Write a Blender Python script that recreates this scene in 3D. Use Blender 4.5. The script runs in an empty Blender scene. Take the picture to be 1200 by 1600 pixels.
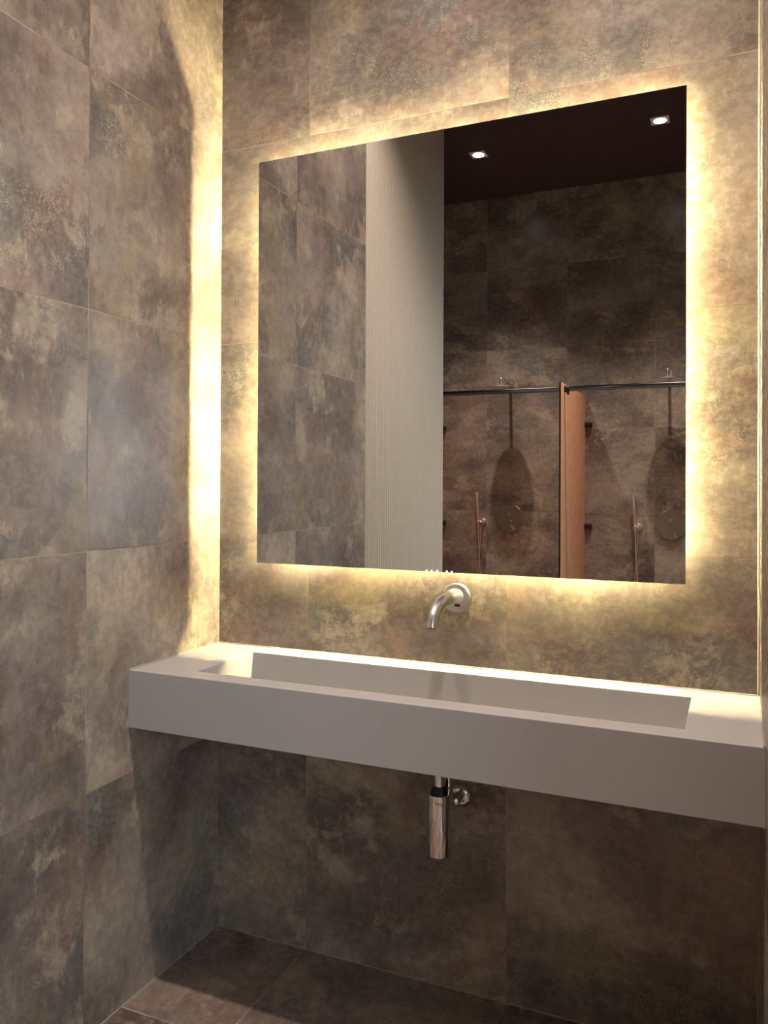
import bpy, bmesh, math, random
from mathutils import Vector, Matrix
random.seed(7)
SC = bpy.context.scene
COL = SC.collection
PI = math.pi

# ------------------------------------------------------------------ camera
cam_d = bpy.data.cameras.new('camera')
cam = bpy.data.objects.new('camera', cam_d)
COL.objects.link(cam)
cam_d.sensor_fit = 'VERTICAL'
cam_d.sensor_height = 24.0
cam_d.lens = 24.0 * 1261.28 / 1600.0
cam_d.shift_y = -0.0325           # the photograph was perspective corrected: level camera, lens shift
cam_d.clip_start = 0.01
CAM_YAW, CAM_PITCH, CAM_ROLL = 0.413, 0.0062, 0.0047
cam.location = (1.4736, -2.0939, 1.3709)
cam.rotation_mode = 'XYZ'
M = Matrix.Rotation(CAM_YAW, 4, 'Z') @ Matrix.Rotation(PI/2 + CAM_PITCH, 4, 'X') @ Matrix.Rotation(CAM_ROLL, 4, 'Z')
cam.rotation_euler = M.to_euler()
SC.camera = cam

# ------------------------------------------------------------------ view, world, light levels
SC.view_settings.view_transform = 'Standard'
SC.view_settings.look = 'None'
SC.view_settings.gamma = 1.0
SC.view_settings.use_curve_mapping = False
SC.view_settings.exposure = 0.14
SC.cycles.use_denoising = True
SC.cycles.max_bounces = 10
SC.cycles.diffuse_bounces = 5
SC.cycles.glossy_bounces = 7
SC.cycles.sample_clamp_indirect = 4.0
SC.cycles.blur_glossy = 0.6

LED_STRENGTH = 680.0            # back-light strip of the mirror
LED_COLOR = (1.0, 0.84, 0.47)
SHOWER_SPOT_W = 175.0
VANITY_SPOT_W = 88.0
SPOT_COLOR = (1.0, 0.83, 0.75)
WINDOW_STRENGTH = 5.5
WINDOW_COLOR = (0.72, 0.86, 1.0)

world = bpy.data.worlds.new('world')
SC.world = world
world.use_nodes = True
world.node_tree.nodes['Background'].inputs[0].default_value = (0.6, 0.75, 1.0, 1)
world.node_tree.nodes['Background'].inputs[1].default_value = 0.3

# ------------------------------------------------------------------ room dimensions (metres)
XR = 1.522          # right wall
YS = -3.873         # shower rear wall
ZC = 3.52           # ceiling
Y_TILE_END = -1.154 # left wall: tiles end, fluted panel begins
Y_RIB_END = -2.16
X_ALC = -1.15       # left end of the shower alcove
Y_OPEN0, Y_OPEN1, Z_OPEN = -1.0, -2.9, 2.15
X_HALL = 3.2
BASIN_TOP, BASIN_BOT, BASIN_Y = 0.8754, 0.7234, -0.405

# ------------------------------------------------------------------ node helpers
def new_mat(name):
    m = bpy.data.materials.new(name); m.use_nodes = True
    nt = m.node_tree
    return m, nt, nt.nodes['Principled BSDF']
class G:
    def __init__(s, nt): s.nt = nt
    def n(s, t, **k):
        nd = s.nt.nodes.new(t)
        for a, v in k.items(): setattr(nd, a, v)
        return nd
    def lk(s, a, b): s.nt.links.new(a, b)
    def put(s, sock, v):
        if isinstance(v, bpy.types.NodeSocket): s.lk(v, sock)
        elif v is not None: sock.default_value = v
    def math(s, op, a, b=None, c=None, clamp=False):
        nd = s.n('ShaderNodeMath', operation=op); nd.use_clamp = clamp
        s.put(nd.inputs[0], a); s.put(nd.inputs[1], b)
        if c is not None: s.put(nd.inputs[2], c)
        return nd.outputs[0]
    def mix(s, f, a, b, mode='MIX'):
        nd = s.n('ShaderNodeMix', data_type='RGBA', blend_type=mode)
        s.put(nd.inputs[0], f)
        for i, v in ((6, a), (7, b)):
            if isinstance(v, tuple) and len(v) == 3: v = (*v, 1)
            s.put(nd.inputs[i], v)
        return nd.outputs[2]
    def noise(s, vec, scale, detail=4, rough=.5, dist=0.0, lac=2.0):
        nd = s.n('ShaderNodeTexNoise')
        s.lk(vec, nd.inputs['Vector'])
        nd.inputs['Scale'].default_value = scale; nd.inputs['Detail'].default_value = detail
        nd.inputs['Roughness'].default_value = rough; nd.inputs['Distortion'].default_value = dist
        nd.inputs['Lacunarity'].default_value = lac
        return nd.outputs['Fac']
    def step(s, v, lo, hi, a=0.0, b=1.0):
        nd = s.n('ShaderNodeMapRange', interpolation_type='SMOOTHSTEP')
        s.put(nd.inputs[0], v); nd.inputs[1].default_value = lo; nd.inputs[2].default_value = hi
        nd.inputs[3].default_value = a; nd.inputs[4].default_value = b
        return nd.outputs[0]
    def comb(s, x, y, z=0.0):
        nd = s.n('ShaderNodeCombineXYZ')
        for i, v in enumerate((x, y, z)): s.put(nd.inputs[i], v)
        return nd.outputs[0]
    def vmath(s, op, a, b):
        nd = s.n('ShaderNodeVectorMath', operation=op)
        s.put(nd.inputs[0], a); s.put(nd.inputs[1], b)
        return nd.outputs[0]

def srgb(r, g, b):
    f = lambda c: (c/255/12.92) if c/255 <= .04045 else ((c/255+.055)/1.055)**2.4
    return (f(r), f(g), f(b))

def tile_mat(name, uaxis, vaxis, uoff, voff, seed, aspect=(1.0, 1.0), gain=1.0, grout=(178, 160, 136), tint=(1.0, 1.0, 1.0)):
    """large 60 x 60 porcelain tiles with an oxidised metal / concrete look"""
    m, nt, bs = new_mat(name); g = G(nt)
    tc = g.n('ShaderNodeTexCoord'); sp = g.n('ShaderNodeSeparateXYZ'); g.lk(tc.outputs['Object'], sp.inputs[0])
    u = g.math('DIVIDE', g.math('SUBTRACT', sp.outputs['XYZ'.index(uaxis)], uoff), .603)
    v = g.math('DIVIDE', g.math('SUBTRACT', sp.outputs['XYZ'.index(vaxis)], voff), .6)
    iu, iv = g.math('FLOOR', u), g.math('FLOOR', v)
    fu, fv = g.math('SUBTRACT', u, iu), g.math('SUBTRACT', v, iv)
    wn = g.n('ShaderNodeTexWhiteNoise', noise_dimensions='3D'); g.lk(g.comb(iu, iv, seed), wn.inputs['Vector'])
    rnd = wn.outputs['Color']; rv = wn.outputs['Value']
    off = g.vmath('MULTIPLY', rnd, (37.0, 53.0, 71.0))
    base = g.vmath('ADD', g.comb(fu, fv, 0.0), off)
    stretched = g.vmath('MULTIPLY', base, (aspect[0], aspect[1], 1.0))
    # broad clouds
    w1 = g.noise(base, 1.7, 4, .55); w2 = g.noise(g.vmath('ADD', base, (4.4, 8.8, 1.3)), 1.7, 4, .55)
    wv = g.vmath('ADD', stretched, g.comb(g.math('MULTIPLY', w1, .35), g.math('MULTIPLY', w2, .35), 0.0))
    cloud = g.noise(wv, 1.3, 15, .57)
    cloud2 = g.noise(g.vmath('ADD', wv, (9.3, 4.1, 2.2)), 2.6, 15, .66)
    fine = g.noise(g.vmath('ADD', stretched, (3.3, 7.7, 1.1)), 22, 10, .70)
    brush = g.noise(g.vmath('MULTIPLY', base, (aspect[0]*2.2, aspect[1]*.9, 1)), 14, 12, .74)
    speck = g.noise(g.vmath('ADD', stretched, (1.7, 2.9, 8.8)), 115, 8, .74)
    clump = g.noise(g.vmath('ADD', wv, (6.7, 1.9, 3.8)), 6, 9, .72)
    region = g.noise(g.vmath('ADD', wv, (5.5, 1.2, 3.4)), 1.5, 7, .55)
    rust = g.noise(g.vmath('ADD', wv, (2.2, 6.1, 5.2)), 1.9, 9, .60)
    K = lambda r, gg, b: tuple(gain*c*t_ for c, t_ in zip(srgb(r, gg, b), tint))
    c = g.mix(g.step(cloud, .34, .66), K(108, 97, 90), K(160, 148, 134))
    c = g.mix(g.math('MULTIPLY', g.step(region, .52, .64), .65), c, K(106, 106, 102))
    c = g.mix(g.math('MULTIPLY', g.step(rust, .52, .66), .34), c, K(164, 128, 104))
    c = g.mix(g.math('MULTIPLY', g.step(rust, .46, .33), .35), c, K(174, 158, 116))
    c = g.mix(g.math('MULTIPLY', g.step(cloud2, .54, .61), .60), c, K(180, 167, 143))
    c = g.mix(g.math('MULTIPLY', g.step(cloud2, .46, .36), .38), c, K(84, 74, 69))
    # fine mottling
    mot = g.step(fine, .32, .68, .88, 1.12)
    c = g.mix(1.0, c, g.comb(mot, mot, mot), 'MULTIPLY')
    c = g.mix(g.math('MULTIPLY', g.math('MULTIPLY', g.step(brush, .52, .62), g.step(cloud2, .42, .56)), .40), c, K(206, 190, 164))
    c = g.mix(g.math('MULTIPLY', g.math('MULTIPLY', g.step(brush, .47, .38), g.step(cloud2, .58, .46)), .34), c, K(84, 72, 66))
    # pale and dark flecks that cluster in the grey regions
    rg = g.math('MULTIPLY', g.step(region, .47, .62), g.step(clump, .46, .60))
    c = g.mix(g.math('MULTIPLY', g.math('MULTIPLY', g.step(speck, .535, .575), rg), .60), c, K(206, 194, 170))
    c = g.mix(g.math('MULTIPLY', g.math('MULTIPLY', g.step(speck, .49, .43), rg), .35), c, K(70, 64, 64))
    # each tile a little lighter or darker
    tv = g.math('ADD', .88, g.math('MULTIPLY', rv, .24))
    c = g.mix(1.0, c, g.comb(tv, tv, tv), 'MULTIPLY')
    # grout line
    eu = g.math('MULTIPLY', g.math('MINIMUM', fu, g.math('SUBTRACT', 1.0, fu)), .6)
    ev = g.math('MULTIPLY', g.math('MINIMUM', fv, g.math('SUBTRACT', 1.0, fv)), .6)
    e = g.math('MINIMUM', eu, ev)
    gm = g.step(e, .0010, .0019, 1.0, 0.0)
    gvar = g.noise(tc.outputs['Object'], 3.0, 3, .6)
    gcol = g.mix(g.step(gvar, .4, .6), srgb(*grout), srgb(*(int(x*.66) for x in grout)))
    c = g.mix(g.math('MULTIPLY', gm, .9), c, gcol)
    g.lk(c, bs.inputs['Base Color'])
    r = g.math('ADD', g.step(fine, .3, .7, .21, .33), g.math('MULTIPLY', gm, .4))
    g.lk(r, bs.inputs['Roughness'])
    bs.inputs['Specular IOR Level'].default_value = .5
    h = g.math('ADD', g.math('MULTIPLY', g.noise(base, 5, 3, .5), .5), g.math('MULTIPLY', fine, .25))
    h = g.math('SUBTRACT', h, g.math('MULTIPLY', gm, 1.2))
    bp = g.n('ShaderNodeBump'); bp.inputs['Strength'].default_value = .25; bp.inputs['Distance'].default_value = .0012
    g.lk(h, bp.inputs['Height']); g.lk(bp.outputs[0], bs.inputs['Normal'])
    return m

def plain(name, col, rough=.5, metal=0.0, spec=.5, bump=0.0, bscale=80, var=.05, coat=0.0):
    m, nt, bs = new_mat(name); g = G(nt)
    tc = g.n('ShaderNodeTexCoord')
    nz = g.noise(tc.outputs['Object'], bscale*.25, 4, .55)
    lo = tuple(c*(1-var) for c in col); hi = tuple(min(1, c*(1+var)) for c in col)
    g.lk(g.mix(g.step(nz, .3, .7), lo, hi), bs.inputs['Base Color'])
    bs.inputs['Roughness'].default_value = rough; bs.inputs['Metallic'].default_value = metal
    bs.inputs['Specular IOR Level'].default_value = spec
    bs.inputs['Coat Weight'].default_value = coat
    if bump:
        bp = g.n('ShaderNodeBump'); bp.inputs['Strength'].default_value = bump; bp.inputs['Distance'].default_value = .002
        g.lk(g.noise(tc.outputs['Object'], bscale, 6, .65), bp.inputs['Height']); g.lk(bp.outputs[0], bs.inputs['Normal'])
    return m

def emit(name, col, strength):
    m, nt, bs = new_mat(name)
    bs.inputs['Base Color'].default_value = (*col, 1)
    bs.inputs['Emission Color'].default_value = (*col, 1)
    bs.inputs['Emission Strength'].default_value = strength
    return m

# wall tiles: joints measured on the walls themselves
MT_back = tile_mat('tile_back_wall', 'X', 'Z', .3118, 0, 3.0, (1.0, 1.25))
MT_left = tile_mat('tile_left_wall', 'Y', 'Z', -.56, 0, 11.0, (1.15, .95))
MT_right = tile_mat('tile_right_wall', 'Y', 'Z', -.30, 0, 19.0, (1.3, .8))
MT_rear = tile_mat('tile_shower_wall', 'X', 'Z', .3435, -.028, 23.0, (.9, 1.25))
MT_floor = tile_mat('tile_floor', 'X', 'Y', .3118, -.426, 31.0, (1.0, 1.0), gain=.80, grout=(205, 186, 170), tint=(1.05, .95, .95))
M_ceiling = plain('dark_ceiling_paint', srgb(84, 64, 66), .7)
M_solid = plain('white_solid_surface', (.47, .46, .445), .26, spec=.5, var=.012, bscale=20)
M_inner = M_solid
M_mirror, _nt, _b = new_mat('mirror_silver')
_b.inputs['Base Color'].default_value = (.80, .80, .79, 1); _b.inputs['Metallic'].default_value = 1; _b.inputs['Roughness'].default_value = 0.0
M_box = plain('mirror_box_white', (.7, .7, .68), .5)
M_flute = plain('cream_fluted_plaster', (.54, .485, .385), .9, bump=.12, bscale=260, var=.04)
M_steel = plain('brushed_steel', (.90, .89, .87), .29, 1.0, var=.04)
M_nickel = plain('warm_brushed_nickel', (.60, .52, .44), .26, 1.0, var=.05)
M_satin = plain('satin_nickel', (.84, .74, .66), .38, 1.0, var=.04)
M_chrome = plain('polished_chrome', (.82, .78, .76), .05, 1.0, var=.01)
M_black = plain('black_metal', (.012, .012, .014), .25, spec=.6)
M_rail = plain('dark_chrome_rail', (.26, .265, .30), .13, 1.0)
M_rubber = plain('black_rubber', (.01, .01, .01), .5)
M_seal = plain('cream_silicone', (.34, .31, .26), .5)
M_paint = plain('white_hall_paint', (.62, .60, .57), .7)
M_frame = plain('white_window_frame', (.7, .7, .7), .4)
M_trimw = plain('white_lamp_trim', (.82, .78, .77), .5)
M_edge = plain('dark_green_glass_edge', (.012, .022, .02), .15)
M_lens = emit('lamp_lens', (1.0, .96, .92), 22.0)
M_daylight = emit('daylight_pane', WINDOW_COLOR, WINDOW_STRENGTH)
M_sensor_led = emit('sensor_led', (.85, .9, 1.0), 6.0)
def led_mat(axis):
    m, nt, bs = new_mat('led_strip_' + axis); g = G(nt)
    tc = g.n('ShaderNodeTexCoord'); sp = g.n('ShaderNodeSeparateXYZ'); g.lk(tc.outputs['Object'], sp.inputs[0])
    t = g.math('MULTIPLY', sp.outputs['XYZ'.index(axis)], 2*PI/.033)
    w = g.math('POWER', g.math('ADD', .5, g.math('MULTIPLY', g.math('SINE', t), .5)), 2.5)
    st = g.math('MULTIPLY', g.math('ADD', .35, g.math('MULTIPLY', w, 2.0)), LED_STRENGTH)
    bs.inputs['Base Color'].default_value = (.8, .7, .4, 1)
    bs.inputs['Emission Color'].default_value = (*LED_COLOR, 1)
    g.lk(st, bs.inputs['Emission Strength'])
    return m
def frosted_mat():
    m, nt, bs = new_mat('bronze_frosted_glass'); g = G(nt)
    out = nt.nodes['Material Output']
    tc = g.n('ShaderNodeTexCoord')
    nz = g.noise(tc.outputs['Object'], 14, 5, .6)
    c = g.mix(g.step(nz, .3, .7), (.80, .44, .23), (.90, .54, .31))
    g.lk(c, bs.inputs['Base Color']); bs.inputs['Roughness'].default_value = .55
    tr = g.n('ShaderNodeBsdfTranslucent'); g.lk(c, tr.inputs[0])
    mx = g.n('ShaderNodeMixShader'); mx.inputs[0].default_value = .3
    g.lk(bs.outputs[0], mx.inputs[1]); g.lk(tr.outputs[0], mx.inputs[2]); g.lk(mx.outputs[0], out.inputs[0])
    return m
M_frost = frosted_mat()

# ------------------------------------------------------------------ mesh helpers
def add_box(bm, x0, x1, y0, y1, z0, z1, bevel=0.0, seg=2):
    x0, x1 = sorted((x0, x1)); y0, y1 = sorted((y0, y1)); z0, z1 = sorted((z0, z1))
    vs = [bm.verts.new(p) for p in [(x0,y0,z0),(x1,y0,z0),(x1,y1,z0),(x0,y1,z0),(x0,y0,z1),(x1,y0,z1),(x1,y1,z1),(x0,y1,z1)]]
    fs = [bm.faces.new([vs[i] for i in f]) for f in [(0,3,2,1),(4,5,6,7),(0,1,5,4),(1,2,6,5),(2,3,7,6),(3,0,4,7)]]
    if bevel:
        es = list({e for f in fs for e in f.edges})
        bmesh.ops.bevel(bm, geom=es, offset=bevel, segments=seg, profile=.5, affect='EDGES')
def basis(d):
    d = d.normalized()
    a = Vector((0,0,1)) if abs(d.z) < .9 else Vector((1,0,0))
    u = d.cross(a).normalized(); return u, d.cross(u).normalized()
def add_tube(bm, pts, rad, n=24, caps=True):
    pts = [Vector(p) for p in pts]
    if not isinstance(rad, (list, tuple)): rad = [rad]*len(pts)
    rings = []; u = None
    for i, p in enumerate(pts):
        d = (pts[min(i+1, len(pts)-1)] - pts[max(i-1, 0)]).normalized()
        if u is None: u, w = basis(d)
        else:
            u = (u - d*u.dot(d)).normalized(); w = d.cross(u).normalized()
        rings.append([bm.verts.new(p + (u*math.cos(2*PI*k/n) + w*math.sin(2*PI*k/n))*rad[i]) for k in range(n)])
    for a, b in zip(rings, rings[1:]):
        for k in range(n): bm.faces.new((a[k], a[(k+1)%n], b[(k+1)%n], b[k]))
    if caps:
        bm.faces.new(rings[0][::-1]); bm.faces.new(rings[-1])
def add_lathe(bm, o, axis, prof, n=48):
    """prof: list of (distance along axis, radius)"""
    o = Vector(o); axis = Vector(axis).normalized(); u, w = basis(axis)
    rings = []
    for t, r in prof:
        rings.append([bm.verts.new(o + axis*t + (u*math.cos(2*PI*k/n) + w*math.sin(2*PI*k/n))*max(r, 1e-4)) for k in range(n)])
    for a, b in zip(rings, rings[1:]):
        for k in range(n): bm.faces.new((a[k], a[(k+1)%n], b[(k+1)%n], b[k]))
    bm.faces.new(rings[0][::-1]); bm.faces.new(rings[-1])
def bezier(p0, p1, p2, p3, n=14):
    p0, p1, p2, p3 = map(Vector, (p0, p1, p2, p3)); r = []
    for i in range(n+1):
        t = i/n; r.append(p0*(1-t)**3 + p1*3*t*(1-t)**2 + p2*3*t*t*(1-t) + p3*t**3)
    return r
def obj(name, bm, mat, parent=None, smooth=False):
    bmesh.ops.recalc_face_normals(bm, faces=bm.faces)
    me = bpy.data.meshes.new(name); bm.to_mesh(me); bm.free()
    me.materials.append(mat)
    if smooth:
        me.polygons.foreach_set('use_smooth', [True]*len(me.polygons))
        if hasattr(me, 'set_sharp_from_angle'): me.set_sharp_from_angle(angle=math.radians(35))
    o = bpy.data.objects.new(name, me); COL.objects.link(o)
    if parent is not None:
        o.parent = parent
    return o
def B(): return bmesh.new()
def box_obj(name, dims, mat, parent=None, bevel=0.0):
    bm = B(); add_box(bm, *dims, bevel=bevel); return obj(name, bm, mat, parent)
def struct(o):
    o['kind'] = 'structure'; return o
def thing(name, label, cat, loc=(0,0,0), group=None):
    o = bpy.data.objects.new(name, None); COL.objects.link(o)
    o.empty_display_size = .05; o.location = loc
    o['label'] = label; o['category'] = cat
    if group: o['group'] = group
    return o
def dup(root, loc, label):
    r = root.copy(); COL.objects.link(r); r.location = loc; r['label'] = label
    for ch in list(root.children):
        c = ch.copy(); COL.objects.link(c); c.parent = r
        for gch in list(ch.children):
            d = gch.copy(); COL.objects.link(d); d.parent = c
    return r

# ------------------------------------------------------------------ the room
T = .12
struct(box_obj('floor', (X_ALC-T, X_HALL+T, YS-T, T, -.15, 0), MT_floor))
struct(box_obj('wall_back', (0, XR, 0, T, 0, ZC), MT_back))
struct(box_obj('wall_left', (-T, 0, Y_TILE_END, T, 0, ZC), MT_left))
bm = B()
add_box(bm, XR, XR+T, Y_OPEN0, T, 0, ZC)                      # beside the basin
add_box(bm, XR, XR+T, Y_OPEN1, Y_OPEN0, Z_OPEN, ZC)           # above the wide opening
add_box(bm, XR, XR+T, YS, Y_OPEN1, 0, ZC)                     # beside the showers
struct(obj('wall_right', bm, MT_right))
struct(box_obj('wall_shower', (X_ALC-T, XR+T, YS-T, YS, 0, ZC), MT_rear))
struct(box_obj('wall_alcove', (X_ALC-T, X_ALC, YS, Y_RIB_END+T, 0, ZC), MT_left))
struct(box_obj('wall_alcove_front', (X_ALC, -T, Y_RIB_END, Y_RIB_END+T, 0, ZC), MT_rear))
struct(box_obj('wall_behind_panel', (-T, -.0152, Y_RIB_END, Y_TILE_END, 0, ZC), M_paint))
struct(box_obj('ceiling', (X_ALC-T, XR+T, YS-T, T, ZC, ZC+.1), M_ceiling))
# adjoining hall, seen only as daylight in reflections
struct(box_obj('wall_hall_front', (XR+T, X_HALL+T, Y_OPEN0, Y_OPEN0+T, 0, 2.7), M_paint))
struct(box_obj('wall_hall_rear', (XR+T, X_HALL+T, YS-T, YS, 0, 2.7), M_paint))
struct(box_obj('ceiling_hall', (XR+T, X_HALL+T, YS-T, Y_OPEN0+T, 2.7, 2.8), M_paint))
WY0, WY1, WZ0, WZ1 = -3.5, -1.3, .9, 2.3
bm = B()
add_box(bm, X_HALL, X_HALL+T, YS, WY0, 0, 2.7); add_box(bm, X_HALL, X_HALL+T, WY1, Y_OPEN0, 0, 2.7)
add_box(bm, X_HALL, X_HALL+T, WY0, WY1, 0, WZ0); add_box(bm, X_HALL, X_HALL+T, WY0, WY1, WZ1, 2.7)
struct(obj('wall_hall', bm, M_paint))
bm = B()
for a, b, c, d in [(WY0, WY0+.06, WZ0, WZ1), (WY1-.06, WY1, WZ0, WZ1), (WY0+.06, WY1-.06, WZ0, WZ0+.06), (WY0+.06, WY1-.06, WZ1-.06, WZ1), (-2.43, -2.37, WZ0+.06, WZ1-.06)]:
    add_box(bm, X_HALL+.02, X_HALL+.08, a, b, c, d)
win = struct(obj('window_1', bm, M_frame))
pane = box_obj('pane', (X_HALL+.045, X_HALL+.055, WY0+.03, WY1-.03, WZ0+.03, WZ1-.03), M_daylight, win)

# silicone beads and floor edge lines
def bead(name, p0, p1, r=.0035):
    bm = B(); add_tube(bm, [p0, p1], r, 10); return struct(obj(name, bm, M_seal, smooth=True))
bead('trim_1', (XR-.0015, -.0015, .0), (XR-.0015, -.0015, BASIN_BOT), .003)
bead('trim_2', (XR-.002, -.002, BASIN_TOP), (XR-.002, -.002, ZC), .0038)
bead('trim_3', (0, 0, BASIN_TOP+.0005), (XR, 0, BASIN_TOP+.0005), .003)
bead('trim_4', (0, 0, BASIN_TOP+.0005), (0, BASIN_Y, BASIN_TOP+.0005), .003)
bead('trim_5', (XR, 0, BASIN_TOP+.0005), (XR, BASIN_Y, BASIN_TOP+.0005), .003)
bead('trim_6', (0, BASIN_Y, BASIN_BOT), (0, BASIN_Y, BASIN_TOP), .002)
bead('trim_7', (XR, BASIN_Y, BASIN_BOT), (XR, BASIN_Y, BASIN_TOP), .002)
bead('trim_8', (0, 0, .0), (0, Y_TILE_END, .0), .0025)
bead('trim_9', (0, 0, .0), (XR, 0, .0), .002)

# fluted cream panel that continues the plane of the left wall
bm = B()
nr, sub = 40, 8
amp = .017; y0, y1 = Y_TILE_END-.004, Y_RIB_END
pr = []
for i in range(nr*sub+1):
    t = i/(nr*sub); ph = 2*PI*t*nr
    pr.append((amp*(abs(math.sin(ph/2))**.7 - 1)+.004, y0 + (y1-y0)*t))
lo = [bm.verts.new((x, y, 0)) for x, y in pr]; hi = [bm.verts.new((x, y, ZC)) for x, y in pr]
for i in range(len(pr)-1): bm.faces.new((lo[i], lo[i+1], hi[i+1], hi[i]))
bl = [bm.verts.new((-.015, y0, 0)), bm.verts.new((-.015, y1, 0))]; bh = [bm.verts.new((-.015, y0, ZC)), bm.verts.new((-.015, y1, ZC))]
bm.faces.new((bl[0], lo[0], hi[0], bh[0])); bm.faces.new((lo[-1], bl[1], bh[1], hi[-1]))
bm.faces.new((bl[1], bl[0], bh[0], bh[1]))
pan = obj('fluted_panel', bm, M_flute)
pan['label'] = 'tall cream fluted wall panel reflected in the mirror, after the left wall tiles'; pan['category'] = 'wall panel'

# ------------------------------------------------------------------ washbasin
wb = thing('washbasin', 'long white wall-hung washbasin with a rectangular trough below the mirror', 'washbasin', (0, 0, BASIN_BOT))
bm = B()
HX0, HX1, HY0, HY1 = .1712, 1.3754, -.0736, -.3431
zt, zb, zf = BASIN_TOP-BASIN_BOT, 0.0, .045
g_ = .0
def ring(x0, x1, ya, yb, z): return [bm.verts.new(p) for p in [(x0, ya, z), (x1, ya, z), (x1, yb, z), (x0, yb, z)]]
ob_, ot = ring(g_, XR-g_, 0, BASIN_Y, zb), ring(g_, XR-g_, 0, BASIN_Y, zt)
it = ring(HX0, HX1, HY0, HY1, zt)
ib = ring(HX0+.004, HX1-.004, HY0-.003, HY1+.003, zf)
bm.faces.new(ob_[::-1])
for k in range(4):
    j = (k+1) % 4
    bm.faces.new((ob_[k], ob_[j], ot[j], ot[k])); bm.faces.new((ot[k], ot[j], it[j], it[k])); bm.faces.new((it[k], it[j], ib[j], ib[k]))
cx_, cy_ = (HX0+HX1)/2, (HY0+HY1)/2
cv = bm.verts.new((cx_, cy_, zf-.008))
for k in range(4): bm.faces.new((ib[k], ib[(k+1)%4], cv))
bm.normal_update()
bmesh.ops.recalc_face_normals(bm, faces=bm.faces)
es = [e for e in bm.edges if e.calc_face_angle(0) > 1.0]
bmesh.ops.bevel(bm, geom=es, offset=.0015, segments=2, profile=.5, affect='EDGES')
obj('basin_body', bm, M_solid, wb)
bm = B(); add_lathe(bm, (cx_, cy_, zf-.008), (0,0,1), [(0, .03), (.006, .03), (.009, .027), (.009, .0)], 32)
d_ = obj('drain_cap', bm, M_chrome, wb, True)

# ------------------------------------------------------------------ backlit mirror
MX0, MX1, MZ0, MZ1, MY = .1652, 1.3603, 1.1346, 2.3261, -.0465
mr = thing('backlit_mirror', 'large frameless backlit mirror glowing yellow around its edge above the basin', 'mirror', (0, 0, 0))
box_obj('mirror_glass', (MX0, MX1, MY, MY+.005, MZ0, MZ1), M_mirror, mr)
INS = .052
box_obj('backing_box', (MX0+INS, MX1-INS, MY+.005, -.0005, MZ0+INS, MZ1-INS), M_box, mr)
LX, LZ = led_mat('X'), led_mat('Z')
a0, a1 = -.013, -.005
box_obj('led_strip', (MX0+INS-.002, MX0+INS, a0, a1, MZ0+INS, MZ1-INS), LZ, mr)
box_obj('led_strip', (MX1-INS, MX1-INS+.002, a0, a1, MZ0+INS, MZ1-INS), LZ, mr)
box_obj('led_strip', (MX0+INS, MX1-INS, a0, a1, MZ0+INS-.002, MZ0+INS), LX, mr)
box_obj('led_strip', (MX0+INS, MX1-INS, a0, a1, MZ1-INS, MZ1-INS+.002), LX, mr)
sw = box_obj('touch_sensor', (.690, .790, MY+.006, MY+.014, MZ0+.001, MZ0+.006), M_box, mr)
for k, xx in enumerate((.703, .718, .734, .761, .775)):
    bm = B(); add_lathe(bm, (xx, MY-.0006, MZ0+.002), (0,1,0), [(0, .0022), (.0006, .0022)], 12)
    obj('sensor_dot', bm, M_sensor_led, sw)

# ------------------------------------------------------------------ wall tap
tp = thing('basin_tap', 'brushed steel wall-mounted spout tap between mirror and basin', 'tap', (.776, 0, 1.062))
bm = B(); add_lathe(bm, (0, 0, 0), (0,-1,0), [(0, .040), (.010, .040), (.0125, .0385), (.013, .033), (.013, .0)], 64)
obj('wall_flange', bm, M_steel, tp, True)
bm = B()
path = [Vector((0, -.0128, .006)), Vector((0, -.04, .0075))] + bezier((0, -.07, .008), (0, -.140, .010), (0, -.192, .004), (0, -.202, -.050), 18)
rads = [.0215, .0195] + [.0185 - .0055*i/18 for i in range(19)]
add_tube(bm, path, rads, 32)
sp_ = obj('spout', bm, M_steel, tp, True)
bm = B(); add_tube(bm, [(0, -.2015, -.0498), (0, -.2018, -.0515)], .0105, 20); obj('aerator', bm, M_rubber, sp_, True)
box_obj('sensor_slot', (-.004, .012, -.0138, -.0126, -.0225, -.0160), M_black, tp, .0005)

# ------------------------------------------------------------------ bottle trap
tr = thing('bottle_trap', 'polished chrome bottle trap under the basin, piped into the tiled wall', 'drain trap', (.780, -.15, .43))
bm = B(); add_lathe(bm, (0,0,0), (0,0,1), [(0, .029), (.0015, .0315), (.004, .0325), (.140, .0325), (.1415, .0322)], 56)
obj('trap_body', bm, M_chrome, tr, True)
bm = B(); add_lathe(bm, (0,0,.1417), (0,0,1), [(0, .0322), (.0005, .0335), (.014, .0335), (.0155, .032), (.0155, .014)], 56)
obj('collar', bm, M_chrome, tr, True)
bm = B(); add_lathe(bm, (0,0,.1573), (0,0,1), [(0, .022), (.004, .022), (.010, .018), (.017, .0155)], 40)
obj('inlet_nut', bm, M_rubber, tr, True)
bm = B(); add_tube(bm, [(0,0,.1745), (0,0,BASIN_BOT-.43-.0005)], .0145, 32); obj('inlet_pipe', bm, M_chrome, tr, True)
bm = B()
add_tube(bm, [(.008, .028, .112), (.009, .07, .109), (.009, .137, .101)], .0145, 28)
op = obj('outlet_pipe', bm, M_chrome, tr, True)
bm = B(); add_tube(bm, [(.008, .066, .1095), (.009, .082, .1075)], .0195, 32); obj('outlet_nut', bm, M_chrome, op, True)
bm = B(); add_lathe(bm, (.009, .1499, .099), (0,-1,0), [(0, .034), (.003, .034), (.012, .028), (.017, .0165)], 56)
obj('wall_rosette', bm, M_chrome, tr, True)
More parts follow.
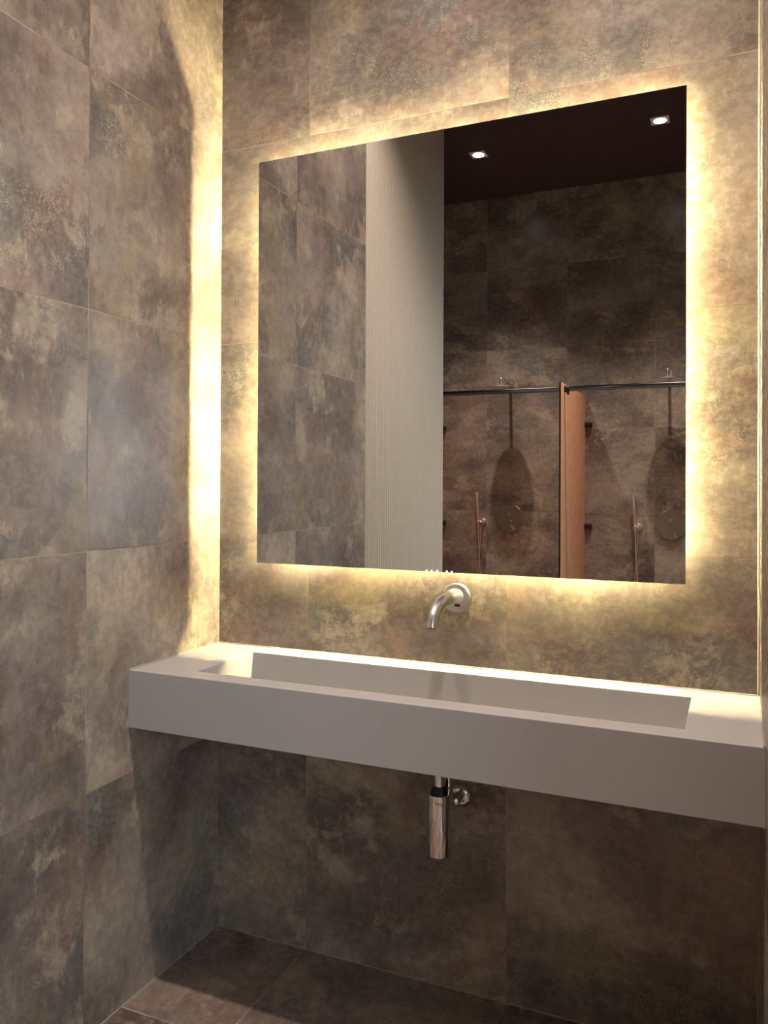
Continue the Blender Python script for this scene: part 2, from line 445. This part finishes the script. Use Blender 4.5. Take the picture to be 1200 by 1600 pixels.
bm = B(); add_tube(bm, [(.008, .045, .122), (.008, .045, BASIN_BOT-.43-.0005)], .0125, 28); obj('overflow_pipe', bm, M_chrome, tr, True)

# ------------------------------------------------------------------ downlights
def make_downlight(label):
    t = thing('downlight', label, 'ceiling light', group='square recessed downlights')
    bm = B()
    h, r, n = .052, .036, 40
    def rr(a):   # square outline point at angle a
        c, s = math.cos(a), math.sin(a); k = h/max(abs(c), abs(s)); return c*k, s*k
    sq = [rr(2*PI*k/n + PI/n*0) for k in range(n)]
    top = [bm.verts.new((x, y, 0)) for x, y in sq]; bot = [bm.verts.new((x*.99, y*.99, -.004)) for x, y in sq]
    ci = [bm.verts.new((r*math.cos(2*PI*k/n), r*math.sin(2*PI*k/n), -.004)) for k in range(n)]
    cu = [bm.verts.new((r*.97*math.cos(2*PI*k/n), r*.97*math.sin(2*PI*k/n), 0)) for k in range(n)]
    for k in range(n):
        j = (k+1) % n
        bm.faces.new((top[k], top[j], bot[j], bot[k])); bm.faces.new((bot[k], bot[j], ci[j], ci[k])); bm.faces.new((ci[k], ci[j], cu[j], cu[k]))
    obj('trim_plate', bm, M_trimw, t)
    bm = B(); add_lathe(bm, (0,0,-.0005), (0,0,-1), [(0, .0345), (.005, .0345), (.0065, .031), (.007, .02)], 32)
    obj('lamp_lens', bm, M_lens, t)
    return t
def spot(loc, watts, size=125, blend=1.0, radius=.03):
    l = bpy.data.lights.new('downlight_beam', 'SPOT'); l.energy = watts; l.color = SPOT_COLOR
    l.spot_size = math.radians(size); l.spot_blend = blend; l.shadow_soft_size = radius
    o = bpy.data.objects.new('downlight_beam', l); COL.objects.link(o); o.location = (loc[0], loc[1], loc[2]-.04)
    return o
spots = [((-.078, -3.05, ZC), 'square downlight with a pale trim above the left shower head, seen in the mirror', SHOWER_SPOT_W),
         ((1.050, -2.99, ZC), 'square downlight with a pale trim above the right shower head, seen in the mirror', SHOWER_SPOT_W),
         ((.36, -.83, ZC), 'square downlight in front of the left half of the basin', VANITY_SPOT_W),
         ((1.12, -.83, ZC), 'square downlight in front of the right half of the basin', VANITY_SPOT_W*1.5)]
d0 = None
for loc, lab, w in spots:
    if d0 is None: d0 = make_downlight(lab); d0.location = loc; d0.rotation_euler.z = math.radians(0)
    else: dup(d0, loc, lab)
    spot(loc, w, *((86, .9) if loc[1] < -2 else (118, 1.0)))

# ------------------------------------------------------------------ rain showers
def make_head(label):
    t = thing('rain_shower', label, 'shower head', group='round rain showers')   # origin on the wall at the arm
    bm = B(); add_lathe(bm, (0,0,0), (0,1,0), [(0, .028), (.008, .028), (.010, .026), (.010, .010)], 40); obj('wall_rosette', bm, M_steel, t, True)
    bm = B()
    pts = [Vector((0, .009, 0)), Vector((.005, .12, 0)), Vector((.009, .245, 0))] + bezier((.010, .262, 0), (.010, .285, 0), (.010, .29, -.008), (.010, .29, -.024), 8) + [Vector((.010, .29, -.052))]
    add_tube(bm, pts, .0095, 20); obj('arm', bm, M_steel, t, True)
    bm = B(); add_lathe(bm, (.010, .29, -.052), (0,0,-1), [(0, .014), (.008, .016), (.011, .035), (.014, .1), (.018, .105), (.021, .105), (.023, .103)], 64)
    obj('head_disc', bm, M_steel, t, True)
    return t
h0 = make_head('round rain shower head on a wall arm at the left, seen in the mirror')
h0.location = (-.078, YS, 2.130)
dup(h0, (1.040, YS, 2.136), 'round rain shower head on a wall arm at the mirror\'s right edge')

# ------------------------------------------------------------------ valve plates
def make_valve(label):
    t = thing('shower_valve', label, 'shower valve', group='round shower valve plates')
    bm = B(); add_lathe(bm, (0,0,0), (0,1,0), [(0, .103), (.007, .103), (.009, .101), (.009, 0)], 72); obj('cover_plate', bm, M_nickel, t, True)
    bm = B(); add_lathe(bm, (-.002,.009,.031), (0,1,0), [(0, .011), (.014, .011), (.015, .0095), (.015, 0)], 32); obj('diverter_button', bm, M_nickel, t, True)
    bm = B(); add_lathe(bm, (-.002,.009,-.034), (0,1,0), [(0, .022), (.034, .022), (.036, .0205), (.036, 0)], 40); k = obj('temperature_knob', bm, M_nickel, t, True)
    bm = B(); add_tube(bm, [(.010, .036, -.046), (.040, .036, -.084)], .0028, 12); obj('lever_pin', bm, M_steel, k, True)
    return t
v0 = make_valve('round nickel shower valve plate in the left stall, inside the dark head shadow'); v0.location = (-.076, YS, 1.118)
dup(v0, (1.055, YS, 1.098), 'round nickel shower valve plate cut by the mirror\'s right edge')

# ------------------------------------------------------------------ hand showers
def make_hand(label):
    t = thing('hand_shower', label, 'hand shower', group='slim hand showers')   # origin: wall bracket
    bm = B(); add_lathe(bm, (.018,0,0), (0,1,0), [(0, .024), (.008, .024), (.010, .022), (.010, .009), (.045, .009)], 32)
    add_tube(bm, [(.018, .045, 0), (-.006, .056, 0)], .009, 16)
    br = obj('bracket', bm, M_satin, t, True)
    bm = B(); add_lathe(bm, (0, .045, 0), (0,1,0), [(0, .014), (.026, .014), (.028, .012)], 28); obj('holder_cup', bm, M_satin, br, True)
    bm = B(); add_tube(bm, [(0, .058, -.04), (0, .058, -.036), (-.006, .058, .10), (-.013, .058, .215), (-.0131, .058, .222)], [.006, .0095, .0105, .0115, .009], 20)
    obj('handset', bm, M_satin, t, True)
    bm = B()
    pts = bezier((0, .058, -.04), (.002, .058, -.25), (.02, .055, -.42), (.03, .05, -.60), 18) + bezier((.03, .05, -.60), (.035, .045, -.70), (-.012, .04, -.72), (-.012, .04, -.60), 14)[1:] + \
        bezier((-.012, .04, -.60), (-.012, .045, -.42), (.010, .045, -.2), (.018, .040, -.026), 18)[1:]
    add_tube(bm, pts, .0048, 10); obj('hose', bm, M_satin, t, True)
    return t
s0 = make_hand('slim stick hand shower with a looping hose in the left stall'); s0.location = (-.302, YS, 1.089)
dup(s0, (.826, YS, 1.075), 'slim stick hand shower with a looping hose in the right stall')

# ------------------------------------------------------------------ glass partitions and rail
YG0, YG1 = YS+.012, -2.985
ZG, ZRAIL, YRAIL = 1.985, 1.972, -3.10
def make_partition(label):
    t = thing('shower_partition', label, 'shower screen', group='frosted glass shower partitions')
    box_obj('glass_panel', (-.005, .005, YG0, YG1-.004, 0, ZG+.02), M_frost, t)
    box_obj('glass_edge', (-.005, .005, YG1-.004, YG1, 0, ZG+.02), M_edge, t)
    for z in (1.075, 1.797):
        bm = B(); add_box(bm, .0052, .016, YS+.001, YS+.045, z-.021, z+.021, bevel=.003)
        add_lathe(bm, (.016, YS+.024, z), (1,0,0), [(0, .019), (.037, .019), (.040, .016)], 28)
        add_box(bm, -.016, -.0052, YS+.001, YS+.045, z-.021, z+.021, bevel=.003)
        c = obj('wall_clamp', bm, M_black, t, True)
    bm = B(); add_lathe(bm, (.0052, YRAIL, ZRAIL), (1,0,0), [(0, .021), (.012, .021), (.014, .017), (.034, .017), (.036, .014)], 28)
    add_box(bm, .020, .034, YRAIL-.010, YRAIL+.012, ZRAIL-.036, ZRAIL-.014, bevel=.002)
    obj('rail_bracket', bm, M_black, t, True)
    return t
g0 = make_partition('bronze frosted glass partition between the two shower stalls, lit orange'); g0.location = (.470, 0, 0)
dup(g0, (-.632, 0, 0), 'frosted glass partition of the left stall, only its black clamps showing beside the fluted panel')
def rail(name, xa, xb, label):
    bm = B(); add_tube(bm, [(xa, YRAIL, ZRAIL), (xb, YRAIL, ZRAIL)], .0165, 28)
    o = obj(name, bm, M_rail, smooth=True); o['label'] = label; o['category'] = 'rail'; o['group'] = 'shower support rails'; return o
rail('support_rail', -.632+.037, .470-.006, 'black support rail spanning the left shower stall at the glass top')
rail('support_rail', .470+.037, XR, 'black support rail from the partition bracket across the right shower stall')
